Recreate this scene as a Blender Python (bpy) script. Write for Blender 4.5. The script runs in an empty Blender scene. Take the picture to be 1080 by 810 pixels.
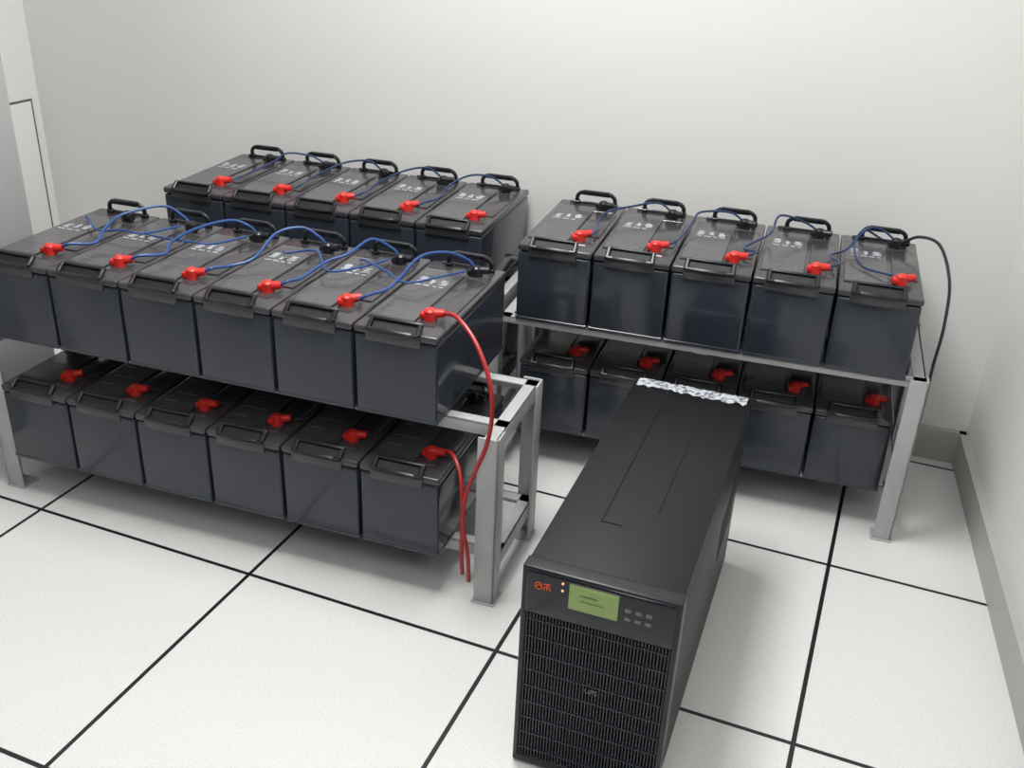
import bpy, math, random
from mathutils import Vector, Matrix
import numpy as np
random.seed(4)
scene=bpy.context.scene
scene.view_settings.view_transform='Standard'
C=scene.collection

# ------------------------------------------------------------ materials
def mat(name,col,rough=.5,metal=0,noise=0,nscale=20,bump=0,bscale=200,spec=.5,coat=0,emit=None,estr=0):
    m=bpy.data.materials.new(name);m.use_nodes=True
    nt=m.node_tree;b=nt.nodes["Principled BSDF"]
    b.inputs["Base Color"].default_value=(*col,1);b.inputs["Roughness"].default_value=rough
    b.inputs["Metallic"].default_value=metal;b.inputs["Specular IOR Level"].default_value=spec
    b.inputs["Coat Weight"].default_value=coat;b.inputs["Coat Roughness"].default_value=.15
    tc=nt.nodes.new("ShaderNodeTexCoord")
    if noise:
        n=nt.nodes.new("ShaderNodeTexNoise");n.inputs["Scale"].default_value=nscale;n.inputs["Detail"].default_value=4
        nt.links.new(tc.outputs["Object"],n.inputs["Vector"])
        mx=nt.nodes.new("ShaderNodeMix");mx.data_type='RGBA'
        mx.inputs[6].default_value=(*[c*(1-noise) for c in col],1);mx.inputs[7].default_value=(*[min(1,c*(1+noise)) for c in col],1)
        nt.links.new(n.outputs["Fac"],mx.inputs[0]);nt.links.new(mx.outputs[2],b.inputs["Base Color"])
    if bump:
        n2=nt.nodes.new("ShaderNodeTexNoise");n2.inputs["Scale"].default_value=bscale;n2.inputs["Detail"].default_value=3
        nt.links.new(tc.outputs["Object"],n2.inputs["Vector"])
        bp=nt.nodes.new("ShaderNodeBump");bp.inputs["Strength"].default_value=bump;bp.inputs["Distance"].default_value=.002
        nt.links.new(n2.outputs["Fac"],bp.inputs["Height"]);nt.links.new(bp.outputs["Normal"],b.inputs["Normal"])
    if emit:
        b.inputs["Emission Color"].default_value=(*emit,1);b.inputs["Emission Strength"].default_value=estr
    return m
M_wall=mat("wall_paint",(.76,.758,.742),.7,noise=.015,nscale=3,bump=.12,bscale=120)
M_wallf=mat("wall_dark_fill_cut",(.10,.10,.10),.7,noise=.04,nscale=3)  # unseen front wall, colour darkened to cut bounced fill on the lower shelves
M_ceil=mat("ceiling_paint",(.8,.8,.79),.8,noise=.02)
M_body=mat("battery_case_plastic",(.030,.036,.049),.15,noise=.18,nscale=8,bump=.05,bscale=40)
M_lid=mat("battery_lid_plastic",(.050,.046,.051),.18,noise=.12,nscale=12,bump=.04,bscale=300)
M_black=mat("black_plastic",(.007,.008,.012),.32,noise=.1)
M_slot=mat("black_recess",(.002,.002,.003),.6,noise=.1)
M_red=mat("red_cap_rubber",(.60,.020,.014),.4,noise=.15)
M_print=mat("white_print",(.38,.40,.43),.5,noise=.5,nscale=110)
M_grey=mat("grey_print",(.13,.13,.135),.4,noise=.3,nscale=120)
M_lab=mat("grey_label_film",(.074,.070,.076),.18,noise=.25,nscale=30)
M_blue=mat("blue_cable_sheath",(.015,.065,.23),.35,noise=.1)
M_navy=mat("dark_blue_cable_sheath",(.010,.032,.105),.35,noise=.1)
M_redc=mat("red_cable_sheath",(.36,.014,.016),.35,noise=.1)
M_bc=mat("black_cable_sheath",(.010,.014,.024),.35,noise=.1)
M_rack=mat("light_grey_painted_steel",(.42,.43,.43),.4,noise=.18,nscale=12,bump=.15)
M_base=mat("grey_metal_skirting",(.42,.42,.40),.42,noise=.08,nscale=10)
M_cab=mat("grey_cabinet_paint",(.42,.43,.43),.5,noise=.04)
M_seam=mat("dark_gap",(.12,.11,.09),.8,noise=.1)
M_ups=mat("ups_black_steel",(.006,.006,.0075),.45,noise=.35,nscale=14,bump=.25,bscale=600,spec=.28)
M_upsf=mat("ups_black_plastic",(.007,.008,.012),.35,noise=.1)
M_rib=mat("ups_grille_rib",(.020,.022,.032),.38,noise=.1)
M_panel=mat("glossy_dark_panel",(.008,.009,.015),.15,noise=.05)
M_lcd=mat("lcd_green",(.12,.16,.06),.22,noise=.25,nscale=60,emit=(.19,.28,.07),estr=.45)
M_lcdt=mat("lcd_digits",(.08,.12,.04),.5,noise=.05)
M_btn=mat("grey_button",(.14,.14,.16),.4,noise=.05)
M_led=mat("led_amber",(.8,.5,.25),.4,noise=.05,emit=(1,.6,.3),estr=.7)
M_logo=mat("orange_red_logo",(.6,.07,.015),.4,noise=.05,emit=(.7,.07,.02),estr=.08)
M_lamp=mat("lamp_diffuser",(.9,.9,.9),.5,noise=.01,emit=(1,1,1),estr=6)
M_paper=mat("white_paper",(.5,.52,.56),.7,noise=.2,nscale=90)
nt=M_paper.node_tree;b=nt.nodes["Principled BSDF"]
tc=nt.nodes.new("ShaderNodeTexCoord");vn=nt.nodes.new("ShaderNodeTexNoise");vn.inputs["Scale"].default_value=95;vn.inputs["Detail"].default_value=4
nt.links.new(tc.outputs["Object"],vn.inputs["Vector"]);rr=nt.nodes.new("ShaderNodeValToRGB");nt.links.new(vn.outputs["Fac"],rr.inputs[0])
rr.color_ramp.elements[0].position=.40;rr.color_ramp.elements[0].color=(.10,.11,.13,1);rr.color_ramp.elements[1].position=.52;rr.color_ramp.elements[1].color=(.46,.48,.52,1)
nt.links.new(rr.outputs[0],b.inputs["Base Color"])

def floor_mat():
    m=bpy.data.materials.new("raised_floor_tile");m.use_nodes=True
    nt=m.node_tree;b=nt.nodes["Principled BSDF"];L=nt.links.new
    tc=nt.nodes.new("ShaderNodeTexCoord");sp=nt.nodes.new("ShaderNodeSeparateXYZ");L(tc.outputs["Object"],sp.inputs[0])
    def mth(op,a,c=None):
        n=nt.nodes.new("ShaderNodeMath");n.operation=op
        if isinstance(a,(int,float)): n.inputs[0].default_value=a
        else: L(a,n.inputs[0])
        if c is not None:
            if isinstance(c,(int,float)): n.inputs[1].default_value=c
            else: L(c,n.inputs[1])
        return n.outputs[0]
    def seam(o):
        a=mth('PINGPONG',mth('ADD',o,60.0),.3)
        return mth('LESS_THAN',a,.0046)
    s=mth('MAXIMUM',seam(sp.outputs[0]),seam(sp.outputs[1]))
    n=nt.nodes.new("ShaderNodeTexNoise");n.inputs["Scale"].default_value=230;n.inputs["Detail"].default_value=5;n.inputs["Roughness"].default_value=.7
    L(tc.outputs["Object"],n.inputs["Vector"])
    r=nt.nodes.new("ShaderNodeValToRGB");L(n.outputs["Fac"],r.inputs[0])
    r.color_ramp.elements[0].position=.32;r.color_ramp.elements[0].color=(.58,.58,.575,1)
    r.color_ramp.elements[1].position=.5;r.color_ramp.elements[1].color=(.71,.71,.702,1)
    mx=nt.nodes.new("ShaderNodeMix");mx.data_type='RGBA';L(s,mx.inputs[0]);L(r.outputs[0],mx.inputs[6]);mx.inputs[7].default_value=(.008,.008,.01,1)
    L(mx.outputs[2],b.inputs["Base Color"]);b.inputs["Roughness"].default_value=.38
    bp=nt.nodes.new("ShaderNodeBump");bp.invert=True;bp.inputs["Strength"].default_value=.6;bp.inputs["Distance"].default_value=.003
    L(s,bp.inputs["Height"]);L(bp.outputs["Normal"],b.inputs["Normal"])
    return m
M_floor=floor_mat()

# ------------------------------------------------------------ mesh helpers
import bmesh
def new_mesh(name,bm,m,smooth=True):
    me=bpy.data.meshes.new(name);bm.normal_update();bm.to_mesh(me);bm.free()
    if smooth:
        for p in me.polygons:p.use_smooth=True
        try: me.set_sharp_from_angle(angle=math.radians(35))
        except Exception: pass
    for mm in (m if isinstance(m,list) else [m]): me.materials.append(mm)
    return me
def add_box(bm,lo,hi,bev=0,seg=2,mi=0,mtx=None):
    r=bmesh.ops.create_cube(bm,size=1)
    vs=r['verts']
    for v in vs:
        v.co=Vector([(lo[i]+hi[i])/2+v.co[i]*(hi[i]-lo[i]) for i in range(3)])
    fs=set(f for v in vs for f in v.link_faces)
    if bev:
        es=set(e for v in vs for e in v.link_edges)
        r2=bmesh.ops.bevel(bm,geom=list(es),offset=bev,segments=seg,profile=.5,affect='EDGES')
        fs|=set(r2['faces']);vs=list(set(v for f in fs if f.is_valid for v in f.verts))
    for f in fs:
        if f.is_valid:f.material_index=mi
    if mtx is not None:
        for v in vs: v.co=mtx@v.co
    return vs
def add_cyl(bm,p0,p1,r0,r1=None,seg=16,mi=0):
    r1=r0 if r1 is None else r1
    p0=Vector(p0);p1=Vector(p1);d=p1-p0
    q=Vector((0,0,1)).rotation_difference(d)
    mt=Matrix.Translation((p0+p1)/2)@q.to_matrix().to_4x4()
    r=bmesh.ops.create_cone(bm,cap_ends=True,segments=seg,radius1=r0,radius2=r1,depth=d.length,matrix=mt)
    for v in r['verts']:
        for f in v.link_faces:f.material_index=mi
def boxes(name,lst,m,bev=0,mi=None):
    bm=bmesh.new()
    for b in lst: add_box(bm,b[0],b[1],bev)
    return new_mesh(name,bm,m)
def catmull(P,n=10):
    P=[Vector(p) for p in P];Q=[P[0]*2-P[1]]+P+[P[-1]*2-P[-2]];o=[]
    for i in range(1,len(Q)-2):
        a,b,c,d=Q[i-1:i+3]
        for k in range(n):
            t=k/n;o.append(.5*((2*b)+(c-a)*t+(2*a-5*b+4*c-d)*t*t+(3*b-a-3*c+d)*t**3))
    o.append(P[-1]);return o
def tube_bm(bm,P,r,seg=10,n=10,smooth=True,mi=0):
    pts=catmull(P,n) if smooth else [Vector(p) for p in P]
    rings=[];up=None
    for i,p in enumerate(pts):
        t=(pts[min(i+1,len(pts)-1)]-pts[max(i-1,0)]).normalized()
        if up is None:
            up=Vector((0,0,1)) if abs(t.z)<.9 else Vector((1,0,0))
        u=(up-t*up.dot(t)).normalized();v=t.cross(u);up=u
        rings.append([bm.verts.new(p+(u*math.cos(a)+v*math.sin(a))*r) for a in [2*math.pi*k/seg for k in range(seg)]])
    for A,B in zip(rings,rings[1:]):
        for k in range(seg):
            f=bm.faces.new((A[k],A[(k+1)%seg],B[(k+1)%seg],B[k]));f.material_index=mi
    bm.faces.new(rings[0][::-1]);bm.faces.new(rings[-1])
def obj(name,data,parent=None,loc=(0,0,0),rz=0,**kw):
    o=bpy.data.objects.new(name,data);C.objects.link(o)
    o.location=loc;o.rotation_euler=(0,0,rz)
    if parent:o.parent=parent
    for k,v in kw.items():o[k]=v
    return o
def structure(o):o["kind"]="structure";return o

# ------------------------------------------------------------ room
H=2.7
CR=Vector((2.085,1.262));   # back right corner
ab=.05
dirb=Vector((-math.cos(ab),-math.sin(ab)))
XL=-.955
CL=CR+dirb*((CR.x-XL)/math.cos(ab))
dirr=Vector((.122,-.9925)).normalized()
FR=CR+dirr*4.6
FL=Vector((XL,FR.y))
def wall(name,a,b,m,outn,t=.1,z0=0,z1=H):
    bm=bmesh.new();n=Vector(outn).normalized()*t
    lo=[(a.x,a.y),(b.x,b.y),(b.x+n.x,b.y+n.y),(a.x+n.x,a.y+n.y)]
    v=[bm.verts.new((x,y,z0)) for x,y in lo]+[bm.verts.new((x,y,z1)) for x,y in lo]
    for f in [(0,1,2,3),(7,6,5,4),(0,4,5,1),(1,5,6,2),(2,6,7,3),(3,7,4,0)]: bm.faces.new([v[i] for i in f])
    bmesh.ops.recalc_face_normals(bm,faces=bm.faces)
    return structure(obj(name,new_mesh(name,bm,m,False)))
nb=Vector((-dirb.y,dirb.x));nb=nb if nb.y>0 else -nb
nr=Vector((.9925,.122))
wall("wall_back",CL,CR,M_wall,nb)
wall("wall_right",CR,FR,M_wall,nr)
wall("wall_left",FL,CL,M_wall,(-1,0))
wall("wall_front",FL,FR,M_wallf,(0,-1))
structure(obj("floor",boxes("floor",[((-1.2,FR.y-.2,-.05),(3.0,1.5,0))],M_floor)))
structure(obj("ceiling",boxes("ceiling",[((-1.2,FR.y-.2,H),(3.0,1.5,H+.05))],M_ceil)))
bh,bt=.095,.020
wall("baseboard_right",CR,FR,M_base,-nr,bt,0,bh)
wall("baseboard_back",CL,CR,M_base,-nb,bt,0,bh)
bm=bmesh.new()
add_box(bm,(XL,.45,.02),(XL+.003,1.078,.70),0,mi=1)
add_box(bm,(XL,.456,.02),(XL+.006,1.070,.693),.002,mi=0)
structure(obj("door_1",new_mesh("door",bm,[M_wall,M_seam])))

# ------------------------------------------------------------ battery
W,D,HB=.180,.415,.200
S=.187
def mesh_body():
    bm=bmesh.new()
    add_box(bm,(0,0,0),(W,D,.178),.006,3)
    add_box(bm,(-.001,-.001,0),(W+.001,D+.001,.010),.002,1)
    return new_mesh("battery_case",bm,M_body)
def mesh_lid():
    bm=bmesh.new()
    add_box(bm,(-.0015,-.0015,.180),(W+.0015,D+.0015,.1965),.005,3)
    add_box(bm,(.008,.050,.194),(.108,D-.052,.2005),.0025,2)
    add_box(bm,(.116,.115,.194),(W-.008,D-.09,.2005),.0025,2)
    add_box(bm,(.112,.045,.193),(.156,.105,.199),.002,1)
    add_box(bm,(.100,D-.085,.193),(.160,D-.045,.199),.002,1)
    add_box(bm,(.025,D-.012,.193),(.150,D-.006,.201),.002,1)
    add_box(bm,(.026,-.005,.168),(.146,.004,.1955),.0025,2)
    return new_mesh("battery_lid",bm,M_lid)
def mesh_handle():
    bm=bmesh.new()
    w,h=.052,.030
    P=[(-w,0,-.008),(-w,0,h*.55),(-w+.008,0,h-.003),(-w+.02,0,h),(w-.02,0,h),(w-.008,0,h-.003),(w,0,h*.55),(w,0,-.008)]
    tube_bm(bm,P,.0055,10,6)
    add_box(bm,(-w+.014,-.006,h-.0065),(w-.014,.006,h+.0065),.003,2)
    add_box(bm,(-w-.008,-.007,-.004),(-w+.008,.007,.006),.002,1)
    add_box(bm,(w-.008,-.007,-.004),(w+.008,.007,.006),.002,1)
    return new_mesh("handle",bm,M_black)
def mesh_handle_flush():
    bm=bmesh.new();w,h,b=.058,.018,.007
    P=[(-w+.005,0,h-.004),(-w+.005,0,-h+.011),(-w+.011,0,-h+.005),(w-.011,0,-h+.005),(w-.005,0,-h+.011),(w-.005,0,h-.004)]
    tube_bm(bm,P,.0058,10,6)
    add_box(bm,(-w+.016,-.0058,-h),(w-.016,.005,-h+.010),.003,2)
    add_box(bm,(-w,-.004,h-b),(w,.006,h),.003,2)
    add_box(bm,(-w+.007,.002,-h+.007),(w-.007,.008,h-.004),0,mi=1)
    return new_mesh("handle_flush",bm,[M_black,M_slot])
def mesh_cap(m):
    bm=bmesh.new()
    add_cyl(bm,(0,0,0),(0,0,.020),.0145,.013,18)
    add_cyl(bm,(0,0,.020),(0,0,.024),.013,.008,18)
    add_cyl(bm,(-.004,0,.013),(.030,.006,.016),.0105,.008,14)
    add_box(bm,(-.020,-.012,.002),(.004,.012,.016),.004,2)
    return new_mesh("terminal_cap",bm,m)
def mesh_print(seed):
    bm=bmesh.new();z=.2006
    rnd=random.Random(seed)
    add_box(bm,(.011,.058,z-.0003),(.105,.350,z),0,mi=2)
    def q(x0,y0,x1,y1,mi=0): add_box(bm,(x0,y0,z-.0001),(x1,y1,z+.0004),0,mi=mi)
    o=rnd.uniform(-.008,.008)
    # scattered warning-mark chips with broken outlines
    for x,w in ((.022,.020),(.050,.015),(.072,.022)):
        y=.252+o+rnd.uniform(-.004,.004);h=rnd.uniform(.024,.034)
        for k in range(5):
            yy=y+h*k/5;xa=x+rnd.uniform(0,w*.35);xb=x+w-rnd.uniform(0,w*.35)
            q(xa,yy,xb,yy+h/5*rnd.uniform(.7,1.05))
    for y in (.236,):
        x=.022
        while x<.088:
            w=rnd.uniform(.008,.02);q(x,y+o,min(x+w,.096),y+o+.006);x+=w+.006
    # a few short lines of faint fine print
    for y,x0,x1 in ((.196,.020,.062),(.180,.020,.048),(.128,.022,.080),(.086,.022,.055)):
        q(x0,y+o,x1,y+o+.003,1)
    q(.022,.308,.060,.311,1)
    return new_mesh("label_print",bm,[M_print,M_grey,M_lab])
MB,ML,MH,MHF,MR,MK=mesh_body(),mesh_lid(),mesh_handle(),mesh_handle_flush(),mesh_cap(M_red),mesh_cap(M_black)
MPS=[mesh_print(s) for s in (7,11,23,31)]
PARTS=[("case",MB,(0,0,0),None,(0,0,0)),("lid",ML,(0,0,0),None,(0,0,0)),
 ("handle",MHF,(.086,.006,.2015),"chunky black plastic handle folded down at the lid edge",(-.88,0,0)),("handle",MH,(.100,D-.022,.200),"black plastic carry handle standing up",(.1,0,0)),
 ("terminal_cap",MR,(.132,.079,.198),"red rubber boot over the positive terminal",(0,0,.2)),
 ("terminal_cap",MK,(.130,D-.062,.198),"black rubber boot over the negative terminal",(0,0,-.4)),
 ("label_print",None,(0,0,0),"white printed markings on grey label film",(0,0,0))]
class Row:
    def __init__(s,x,y,a,z): s.x,s.y,s.a,s.z=x,y,a,z
    def w(s,lx,ly,lz):
        c,n=math.cos(s.a),math.sin(s.a)
        return (s.x+lx*c-ly*n,s.y+lx*n+ly*c,s.z+lz)
LU=Row(-.119,.066,.06,.410);LL=Row(-.102,.042,.06,.103)
RU=Row(.946,.681,.081,.433);RL=Row(.947,.728,.081,.106)
BU=Row(-.108,.681,.081,.422);BL=Row(-.108,.72,.081,.103)
def make_row(row,n,label,group,last=None):
    for i in range(n):
        e=obj("battery",None,None,row.w(i*S+.0035,0,0),row.a)
        e.empty_display_size=.1
        e["label"]=last if (last and i==n-1) else label;e["category"]="battery";e["group"]=group
        for nm,me,loc,lb,rot in PARTS:
            p=obj(nm,me or MPS[random.randrange(4)],e,loc);p.rotation_euler=rot
            if nm=="terminal_cap": p.rotation_euler[2]+=random.uniform(-.35,.35)
            if lb:p["label"]=lb
make_row(LU,6,"dark grey box battery with blue link cable on rack's upper shelf","batteries on the upper shelf of the long rack",
 "dark grey end battery with thick red cable on rack's upper shelf")
make_row(LL,6,"dark grey box battery on shaded lower shelf of long rack","batteries on the lower shelf of the long rack",
 "dark grey end battery with red cable on rack's lower shelf")
make_row(RU,5,"dark grey box battery on upper shelf near the wall corner","batteries on the upper shelf of the corner rack",
 "dark grey end battery with drooping black cable near wall corner")
make_row(RL,5,"dark grey box battery in shadow on lower shelf behind power supply","batteries on the lower shelf of the corner rack")
make_row(BU,5,"dark grey box battery on upper shelf against white wall","batteries on the upper shelf of the wall rack")
make_row(BL,5,"dark grey box battery on lower shelf against white wall","batteries on the lower shelf of the wall rack")

# ------------------------------------------------------------ racks
def rack(row,x0,x1,yf,yb,zt,zl,label,legw=.042,bary=0.0,bh=.03,yfl=None,baryl=None):
    e=obj("battery_rack",None,None,(row.x,row.y,0),row.a);e["label"]=label;e["category"]="rack"
    t=.005
    def part(nm,bx):
        obj(nm,boxes(nm,bx,M_rack,.0012),e)
    for (x,sx) in ((x0,1),(x1,-1)):
        for (y,sy) in ((yf if (sx<0 or yfl is None) else yfl,1),(yb,-1)):
            xa,xb=sorted((x,x+sx*legw));ya,yb2=sorted((y,y+sy*t))
            xc,xd=sorted((x,x+sx*t));yc,yd=sorted((y,y+sy*legw))
            part("leg",[((xa,ya,0),(xb,yb2,zt+.004)),((xc,yc,0),(xd,yd,zt+.004)),
                        ((xa-.004,min(ya,yc)-.004,0),(xb+.004,max(yb2,yd)+.004,.004))])
    for z in (zt,zl):
        by=bary if (z==zt or baryl is None) else baryl
        for y,sy in ((yf+by+t,1),(yb-t,-1)):
            ya,yb2=sorted((y,y+sy*t));yc,yd=sorted((y,y+sy*.03))
            part("beam",[((x0+t,ya,z-bh),(x1-t,yb2,z)),((x0+t,yc,z-t),(x1-t,yd,z))])
        for x,sx in ((x0+t,1),(x1-t,-1)):
            xa,xb=sorted((x,x+sx*t));xc,xd=sorted((x,x+sx*.03))
            part("cross_beam",[((xa,yf+t,z-.034),(xb,yb-t,z)),((xc,yf+t,z-t),(xd,yb-t,z))])
        xm=(x0+x1)/2
        part("cross_beam",[((xm-.015,yf+by+2*t,z-.02),(xm+.015,yb-2*t,z-.004))])
rack(LU,-.034,1.258,-.014,.290,.409,.102,"light grey angle-steel two-tier rack with exposed end leg",.045,.060,.028)
rack(RU,-.045,.985,.0,.40,.432,.105,"light grey steel two-tier rack standing near the wall corner",.042,0,.016,yfl=.2,baryl=.075)
rack(BU,-.05,.983,.02,.40,.421,.102,"light grey steel two-tier rack against the white wall",.036,.03)

# ------------------------------------------------------------ cables
def cable(P,r,m,label,group=None,name="cable",n=10):
    bm=bmesh.new();base=Vector(P[0]);tube_bm(bm,[Vector(p)-base for p in P],r,10,n)
    o=obj(name,new_mesh(name,bm,m),None,base);o["label"]=label;o["category"]="cable"
    if group:o["group"]=group
    return o
J=lambda a:random.uniform(-a,a)
for i in range(5):
    x=i*S
    P=[LU.w(x+.160,.084,.213),LU.w(x+.180,.092,.224),LU.w(x+.196+J(.015),.14,.216+J(.006)),LU.w(x+.205+J(.02),.20+J(.02),.228+J(.01)),
       LU.w(x+.220+J(.02),.27+J(.02),.246+J(.012)),LU.w(x+.262,.325+J(.02),.250+J(.01)),LU.w(x+.30,.35,.234),LU.w(x+.319,.353,.214)]
    cable(P,.0034,M_blue,"blue link cable arching between two battery terminals","link cables on the long rack")
    if i in(0,1,3,4):
        P=[LU.w(x+.05,.30+J(.02),.207),LU.w(x+.08,.27+J(.03),.222+J(.01)),LU.w(x+.15,.24+J(.05),.224+J(.01)),LU.w(x+.22,.20+J(.04),.222),LU.w(x+.27,.25+J(.03),.218),LU.w(x+.300,.335,.212)]
        cable(P,.0026,M_blue,"thin blue sensing cable lying across battery lids","sensing cables on the long rack")
for row,g in ((RU,"link cables on the corner rack"),(BU,"link cables on the wall rack")):
    for i in range(4):
        x=i*S
        P=[row.w(x+.160,.084,.213),row.w(x+.176+J(.01),.11,.218),row.w(x+.170+J(.02),.17+J(.02),.212),row.w(x+.180+J(.03),.24+J(.03),.224+J(.01)),
           row.w(x+.225+J(.02),.315+J(.02),.246+J(.014)),row.w(x+.280,.345+J(.01),.240+J(.006)),row.w(x+.319,.353,.214)]
        cable(P,.0028,M_navy,"dark blue link cable between two battery terminals",g)
P=[RU.w(.748+.10,.36,.212),RU.w(.748+.05,.33,.24),RU.w(.748+.03,.24,.225),RU.w(.748+.05,.15,.207),RU.w(.748+.115,.09,.212)]
cable(P,.0027,M_navy,"dark blue cable looped across the end battery lid")
P=[RU.w(.748+.145,.345,.216),RU.w(.93,.33,.240),RU.w(.975,.29,.235),RU.w(1.005,.22,.17),RU.w(1.008,.16,.08),RU.w(1.0,.12,-.01),RU.w(.998,.10,-.09),RU.w(.998,.12,-.25),RU.w(.996,.16,-.42)]
cable(P,.0038,M_bc,"black cable drooping down the end of the rack")
P=[LU.w(5*S+.160,.084,.214),LU.w(1.135,.06,.222),LU.w(1.19,.02,.195),LU.w(1.235,-.02,.14),LU.w(1.247,-.03,.07),LU.w(1.238,-.03,-.0),LU.w(1.215,-.03,-.07),LU.w(1.197,-.03,-.13),LU.w(1.192,-.03,-.20),LU.w(1.205,-.032,-.28),LU.w(1.208,-.03,-.345)]
cable(P,.0046,M_redc,"thick red cable drooping from end battery down the rack","red cables")
P=[LL.w(5*S+.160,.084,.214),LL.w(1.12,.07,.222),LL.w(1.150,.04,.20),LL.w(1.168,.012,.14),LL.w(1.170,.006,.08),LL.w(1.171,.004,.02),LL.w(1.174,.004,-.03)]
cable(P,.0046,M_redc,"thick red cable from lower battery down beside the leg","red cables")

# ------------------------------------------------------------ UPS
u=obj("power_supply_unit",None,None,(1.336,-.250,0),.03)
u["label"]="tall black steel backup power supply with ribbed grille and green display";u["category"]="power supply"
UW,UD,UH=.262,.75,.432
bm=bmesh.new()
b0,b1=.003,UW-.003
add_box(bm,(b0+.002,.030,.008),(b1-.002,UD,UH-.006),.003,2)
add_box(bm,(b0,.028,UH-.014),(b1,UD+.001,UH),.003,2)
for x,ys in ((.082,.17),(.168,.24)):
    add_box(bm,(x,ys,UH-.001),(x+.003,UD-.02,UH+.0018),.0006,1)
add_box(bm,(.082,.17,UH-.001),(.120,.173,UH+.0018),.0006,1)
for x in (.02,UW-.05):
    for y in (.08,UD-.08): add_cyl(bm,(x+.015,y,0),(x+.015,y,.010),.014,None,14)
for k in range(14): add_box(bm,(b1-.003,UD-.24+k*.013,.16),(b1-.0012,UD-.234+k*.013,.26),0)
obj("body",new_mesh("ups_body",bm,M_ups),u)
bm=bmesh.new()
pz=UH-.090
add_box(bm,(0,0,.004),(.010,.032,UH),.004,3)
add_box(bm,(UW-.010,0,.004),(UW,.032,UH),.004,3)
add_box(bm,(0,0,UH-.008),(UW,.032,UH+.001),.004,3)
add_box(bm,(0,0,.004),(UW,.032,.022),.004,3)
add_box(bm,(.006,.016,.01),(UW-.006,.032,UH-.004),0)
obj("front_bezel",new_mesh("front_bezel",bm,M_upsf),u)
bm=bmesh.new()
n=44;g0,g1=.012,UW-.012
for k in range(n):
    x=g0+(g1-g0)*k/(n-1)
    add_box(bm,(x-.0012,.0025,.018),(x+.0012,.017,pz-.002),0)
for k in range(9):
    z=.040+k*.036
    add_box(bm,(.010,.0012,z-.0012),(UW-.010,.016,z+.0012),0)
obj("grille",new_mesh("grille",bm,M_rib,False),u,label="black fine vertical-ribbed air grille with horizontal bands")
bm=bmesh.new()
add_box(bm,(.007,-.002,pz),(UW-.007,.016,UH-.003),.005,3)
dp=obj("display_panel",new_mesh("display_panel",bm,M_panel),u,label="glossy dark control panel")
bm=bmesh.new()
x0,x1,z0,z1=.086,.158,UH-.054,UH-.013
add_box(bm,(x0-.006,-.0035,z0-.006),(x1+.006,0,z1+.005),.0015,1,mi=2)
add_box(bm,(x0,-.0045,z0),(x1,0,z1),.001,1,mi=0)
add_box(bm,(x0+.014,-.0048,z1-.016),(x1-.030,-.0043,z1-.013),0,mi=1)
add_box(bm,(x0+.014,-.0048,z1-.026),(x1-.020,-.0043,z1-.024),0,mi=1)
obj("screen",new_mesh("screen",bm,[M_lcd,M_lcdt,M_upsf]),dp,label="dim yellow-green backlit liquid crystal display")
bm=bmesh.new();add_box(bm,(-.005,-.0016,-.0035),(.005,.001,.0035),.0012,2);mb=new_mesh("button",bm,M_btn)
for xx in (.178,.195,.212):
    for zz in (UH-.034,UH-.050):
        obj("button",mb,dp,(xx,-.0022,zz))
bm=bmesh.new();add_cyl(bm,(0,.001,0),(0,-.0015,0),.0020,None,12);ml=new_mesh("indicator_light",bm,M_led)
for zz in (UH-.014,UH-.028): obj("indicator_light",ml,dp,(.070,-.0022,zz))
bm=bmesh.new()
lx,lz=.024,UH-.036
def st(P,r=.0012):
    tube_bm(bm,[(lx+a,-.003,lz+b) for a,b in P],r,6,5,True)
# round ring emblem with a curved bar inside, next to a compact character
st([(.006+.0058*math.cos(a),.0065+.0062*math.sin(a)) for a in [k*math.pi/8 for k in range(17)]])
st([(.002,.0045),(.006,.0085),(.010,.0065)])
st([(.015,.0118),(.0205,.0125),(.026,.0118)])
st([(.0205,.0125),(.0205,.0075),(.0205,.001)])
st([(.0155,.0070),(.0205,.0075),(.0255,.0070)])
st([(.0160,.0068),(.0158,.0035),(.0150,.001)]);st([(.0252,.0068),(.0254,.0035),(.0262,.001)])
obj("logo",new_mesh("logo",bm,M_logo),dp,label="small orange-red round brand emblem")
cu=bpy.data.curves.new("t","FONT");cu.body="UPS";cu.size=.013;cu.extrude=.0006;cu.align_x='CENTER'
to=bpy.data.objects.new("tmp",cu);C.objects.link(to);bpy.context.view_layer.update()
tm=bpy.data.meshes.new_from_object(to.evaluated_get(bpy.context.evaluated_depsgraph_get()));bpy.data.objects.remove(to)
tm.materials.clear();tm.materials.append(M_btn)
t=obj("lettering",tm,u,(UW*.5,.0006,.205),label="small grey lettering UPS");t.rotation_euler=(math.pi/2,0,0)
bm=bmesh.new();rn=random.Random(3);nx,ny=34,4;g=[]
for i in range(nx+1):
    row=[]
    for j in range(ny+1):
        e=rn.uniform(-.007,.006) if j==0 else 0
        row.append(bm.verts.new((b0+.008+(b1-b0-.016)*i/nx,UD-.040+.036*j/ny+e,UH+.001+rn.uniform(0,.0025))))
    g.append(row)
for i in range(nx):
    for j in range(ny): bm.faces.new((g[i][j],g[i+1][j],g[i+1][j+1],g[i][j+1]))
obj("label_sheet",new_mesh("label_sheet",bm,M_paper,False),u,label="worn printed white paper label strip")

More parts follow.
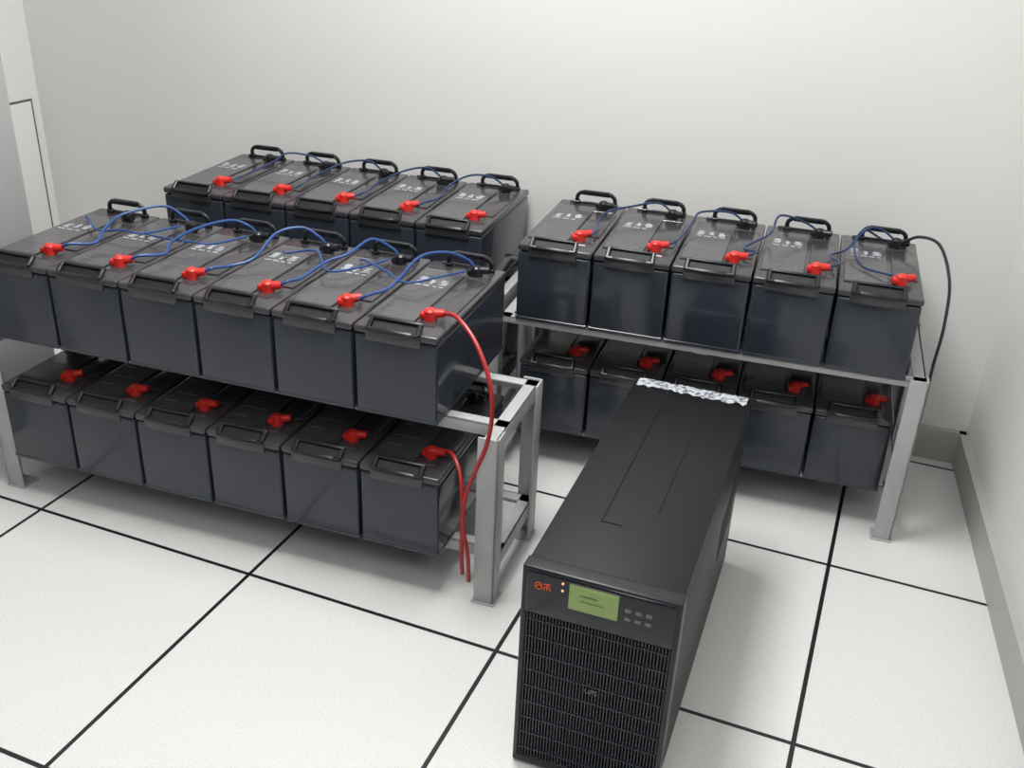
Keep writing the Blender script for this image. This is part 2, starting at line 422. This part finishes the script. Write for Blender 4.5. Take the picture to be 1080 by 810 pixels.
# ------------------------------------------------------------ grey cabinet
cab=obj("cabinet",None,None,(-.331-.45,-.25,0));cab["label"]="tall light grey metal equipment cabinet beside the battery rack";cab["category"]="cabinet"
CY=.675
bm=bmesh.new();add_box(bm,(0,0,.03),(.45,CY,1.9),.004,2);add_box(bm,(.02,.02,0),(.43,CY-.02,.04),0)
obj("body",new_mesh("cabinet_body",bm,M_cab),cab)
bm=bmesh.new();add_box(bm,(.01,-.02,.05),(.44,0,1.88),.003,2);obj("door",new_mesh("cabinet_door",bm,M_cab),cab)

# ------------------------------------------------------------ lights
def lamp(x,y,power,sx=.6,sy=1.2):
    e=obj("ceiling_light",None,None,(x,y,H));e["label"]="white flat ceiling light panel";e["category"]="light"
    bm=bmesh.new();add_box(bm,(-sx/2-.02,-sy/2-.02,-.03),(sx/2+.02,sy/2+.02,0),.003,1);obj("frame",new_mesh("lf",bm,M_ceil),e)
    bm=bmesh.new();add_box(bm,(-sx/2,-sy/2,-.034),(sx/2,sy/2,-.030),0);obj("diffuser",new_mesh("ld",bm,M_lamp),e)
    l=bpy.data.lights.new("area","AREA");l.shape='RECTANGLE';l.size=sx;l.size_y=sy;l.energy=power;l.color=(1,.995,.975)
    o=bpy.data.objects.new("lamp_light",l);C.objects.link(o);o.parent=e;o.location=(0,0,-.04)
lamp(.85,.15,46);lamp(1.5,-1.9,5)
w=bpy.data.worlds.new("w");scene.world=w;w.use_nodes=True;w.node_tree.nodes["Background"].inputs[0].default_value=(.8,.85,.9,1);w.node_tree.nodes["Background"].inputs[1].default_value=.3

# ------------------------------------------------------------ camera
p=[1.7713,-1.4786,1.4114,-.3637,.4661,-.0458,1054.9654]
yaw,pitch,roll=p[3:6]
f=np.array([math.sin(yaw)*math.cos(pitch),math.cos(yaw)*math.cos(pitch),-math.sin(pitch)])
r_=np.array([math.cos(yaw),-math.sin(yaw),0]);d_=np.cross(f,r_)
c,s=math.cos(roll),math.sin(roll);MM=np.array([c*r_+s*d_,-s*r_+c*d_,f])
cd=bpy.data.cameras.new("camera");cd.sensor_width=36;cd.lens=36*p[6]/1080;cd.clip_start=.02
co=bpy.data.objects.new("camera",cd);C.objects.link(co)
R3=Matrix([list(MM[0]),list(-MM[1]),list(-MM[2])]).transposed()
co.matrix_world=Matrix.Translation(Vector(p[:3]))@R3.to_4x4()
scene.camera=co
